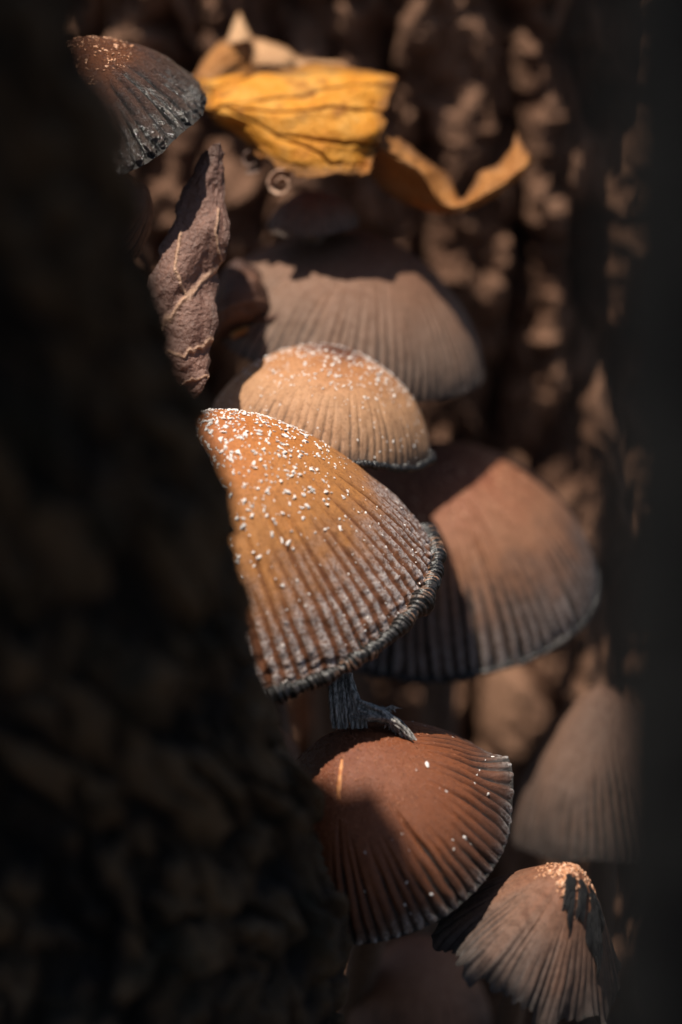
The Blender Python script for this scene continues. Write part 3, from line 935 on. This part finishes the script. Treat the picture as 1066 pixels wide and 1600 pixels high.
leaf([[(366, 34, 5.6), (374, 20, 5.7), (381, 32, 5.6)], [(357, 58, 5.2), (374, 46, 5.1), (393, 56, 5.2)], [(353, 71, 5.0), (374, 66, 4.8), (396, 62, 5.1)]],
     M_TAN, None, [], n=(40, 40), wrinkle=0.03, rag=0.02, seed=6, parent=tucked, base=np.array(tucked.location), name='folded_tip', dz=0.5)
leaf([[(392, 58, 5.4), (420, 66, 5.4), (448, 76, 5.5), (478, 93, 5.5), (540, 98, 5.6)],
      [(392, 80, 5.1), (420, 84, 4.9), (448, 92, 4.9), (470, 104, 5.2), (545, 106, 5.3)],
      [(394, 108, 5.0), (420, 108, 4.8), (446, 112, 4.9), (468, 116, 5.3), (550, 116, 5.3)],
      [(396, 136, 5.0), (422, 136, 5.0), (446, 136, 5.1), (470, 136, 5.3), (552, 132, 5.3)]],
     M_TAN, 'pale tan leaf lobe standing behind the top edge of the golden leaf', [([(0, 0.6), (0.5, 0.55), (1, 0.5)], 1)], n=(100, 60), wrinkle=0.06, rag=0.04, seed=7, dz=0.65)
leaf([[(594, 198, 3.4), (638, 226, 3.6), (668, 250, 3.8), (700, 276, 4.2), (722, 314, 4.0), (752, 268, 4.0), (782, 258, 4.2), (800, 226, 4.2), (808, 206, 4.4)],
      [(592, 214, 3.1), (628, 242, 3.2), (664, 268, 3.2), (690, 292, 3.6), (722, 319, 3.5), (758, 282, 3.4), (790, 272, 3.7), (812, 246, 3.9), (816, 228, 4.2)],
      [(590, 232, 3.0), (622, 250, 3.1), (655, 270, 3.1), (690, 318, 3.3), (724, 324, 3.4), (762, 304, 3.2), (796, 280, 3.5), (824, 254, 3.7), (824, 240, 4.1)],
      [(582, 252, 3.7), (615, 276, 3.8), (650, 300, 3.8), (688, 322, 3.9), (725, 327, 3.8), (764, 308, 3.8), (798, 284, 4.0), (826, 256, 4.0), (826, 246, 4.2)],
      [(574, 272, 4.6), (606, 300, 4.8), (642, 318, 4.8), (690, 330, 4.7), (728, 329, 4.3), (766, 309, 4.3), (798, 285, 4.3), (826, 257, 4.3), (827, 247, 4.4)]],
     M_ORG, 'twisted orange leaf strip curling out over the bark', [([(0, 0.45), (0.5, 0.4), (1, 0.3)], 0.8)], n=(180, 70), wrinkle=0.11, rag=0.08, seed=8, rough_s=0.04, vein_h=-0.05, dz=0.65)
leaf([[(316, 240, 1.5), (286, 300, 1.45), (262, 360, 1.3), (240, 425, 1.2), (222, 505, 1.0), (240, 565, 0.95), (258, 606, 0.95), (288, 624, 1.0)],
      [(328, 230, 1.45), (310, 300, 1.35), (298, 360, 1.25), (278, 430, 1.05), (262, 500, 1.05), (272, 560, 0.85), (282, 602, 0.95), (291, 627, 1.0)],
      [(342, 226, 1.45), (336, 295, 1.4), (330, 350, 1.2), (312, 430, 1.25), (298, 498, 1.0), (302, 560, 1.0), (302, 600, 0.95), (295, 630, 1.0)],
      [(352, 234, 1.5), (352, 285, 1.5), (358, 378, 1.3), (338, 432, 1.5), (336, 495, 1.2), (326, 560, 1.2), (320, 598, 1.05), (300, 631, 1.0)]],
     M_BRN, 'withered brown leaf with pale veins hanging beside the mossy trunk',
     [([(0.36, 1.0), (0.45, 0.72), (0.58, 0.3), (0.69, 0.0)], 1.3), ([(0.68, 0.05), (0.70, 0.5), (0.645, 1.0)], 0.9), ([(0.9, 0.05), (0.84, 0.5), (0.825, 1.0)], 0.8),
      ([(0.5, 0.55), (0.42, 0.3), (0.3, 0.2)], 0.5), ([(0.37, 0.98), (0.3, 0.75), (0.22, 0.78)], 0.6)],
     n=(240, 110), wrinkle=0.09, rag=0.13, seed=12, vein_h=0.03, rough_s=0.045, dz=-0.05)
leaf([[(345, 425, 4.3), (372, 405, 4.2), (398, 415, 4.3), (410, 432, 4.5)],
      [(336, 460, 3.9), (365, 440, 3.5), (398, 440, 3.5), (416, 458, 4.0)],
      [(332, 500, 3.8), (358, 485, 3.4), (392, 478, 3.5), (418, 484, 3.9)],
      [(330, 535, 4.2), (350, 522, 3.9), (378, 508, 3.9), (412, 497, 4.0)],
      [(334, 540, 4.8), (352, 528, 4.7), (380, 514, 4.6), (412, 500, 4.5)]],
     M_DKB, 'crumpled dark brown leaf lump resting on the shaded cap', [([(0, 0.5), (1, 0.4)], 0.8)], n=(80, 70), wrinkle=0.12, rag=0.06, seed=15)
leaf([[(400, 492, 4.0), (425, 490, 3.9), (450, 484, 3.9)], [(398, 500, 3.8), (424, 497, 3.7), (448, 488, 3.8)], [(396, 506, 4.1), (420, 503, 4.1), (444, 492, 4.0)]],
     M_DKB, 'dark pointed leaf shard sticking out from the brown lump', [], n=(50, 24), wrinkle=0.04, rag=0.03, seed=18, name='leaf_shard', cat='leaf')
leaf([[(358, 522, 3.7), (374, 512, 3.7), (390, 510, 3.7)], [(360, 527, 3.5), (375, 519, 3.5), (389, 514, 3.6)], [(362, 530, 3.8), (376, 525, 3.8), (388, 517, 3.8)]],
     M_ORG, 'tiny leaf tip under the dark shard, coloured pale orange as if sunlit', [], n=(40, 20), wrinkle=0.03, rag=0.02, seed=19, name='leaf_shard', cat='leaf')  # lit tip of the dark brown leaf, its light put into the colour


def curl(x, y, w, r, turns, direction, length, mat, label, seed, start=0.0):
    """a rolled strip seen from its open end: spiral cross-section, drawn out along `direction` (camera frame)"""
    n, m = 90, 26
    a = np.linspace(0, turns * 2 * math.pi, n)
    rr = r * (1 - 0.72 * (a / a[-1]) ** 1.6) * (1 + 0.07 * noise3(a * 0.8, 0, seed))
    l = np.linspace(0, 1, m)[:, None] ** 2
    d = np.asarray(direction, float)
    d /= np.linalg.norm(d)
    c = px(x, y, w)
    e1 = np.array([1.0, 0, 0]) - d * d[0]
    e1 /= np.linalg.norm(e1)
    e2 = np.cross(e1, d)
    if e2[1] < 0:
        e2 = -e2
    rad = rr[None] * (1 - 0.5 * l)
    edge_j = 0.05 * noise3(a[None] * 1.5, l * 0, l * 0 + seed) * (1 - l)
    A = a[None] + start
    P = c + (l * length + edge_j)[..., None] * d + (rad * np.cos(A))[..., None] * e1 + (rad * np.sin(A))[..., None] * e2
    e = np.broadcast_to(1 - l, (m, n)) ** 6 * 0.0
    me = build_mesh('leaf_curl', cw(P).reshape(-1, 3), grid_faces(m, n), mat, {'vein': e, 'edge': e})
    o = link('leaf_curl', me, None, cw(c), label, 'leaf curl')
    md = o.modifiers.new('thickness', 'SOLIDIFY')
    md.thickness = 0.03 * S
    md.offset = 0


M_CURL = leaf_material('curl_tan', [(0.2, (0.3, 0.16, 0.1)), (0.5, (0.5, 0.3, 0.2)), (0.8, (0.66, 0.45, 0.32))], (0.3, 0.2, 0.1), (0.3, 0.2, 0.1), 0.1)
M_CURL2 = leaf_material('curl_brown', [(0.2, (0.12, 0.065, 0.045)), (0.5, (0.2, 0.12, 0.09)), (0.8, (0.32, 0.22, 0.18))], (0.3, 0.2, 0.1), (0.3, 0.2, 0.1), 0.05, rough=0.4, spec=0.5)
curl(438, 287, 3.3, 0.235, 1.35, (0.15, 0.10, 1.0), 0.3, M_CURL, 'pale rolled leaf tip curl under the golden yellow leaf', 2, 0.6)
curl(393, 251, 3.75, 0.225, 1.2, (0.1, 0.15, 1.0), 0.3, M_CURL2, 'dark brown rolled leaf curl beside the wet black cap', 6, -2.0)
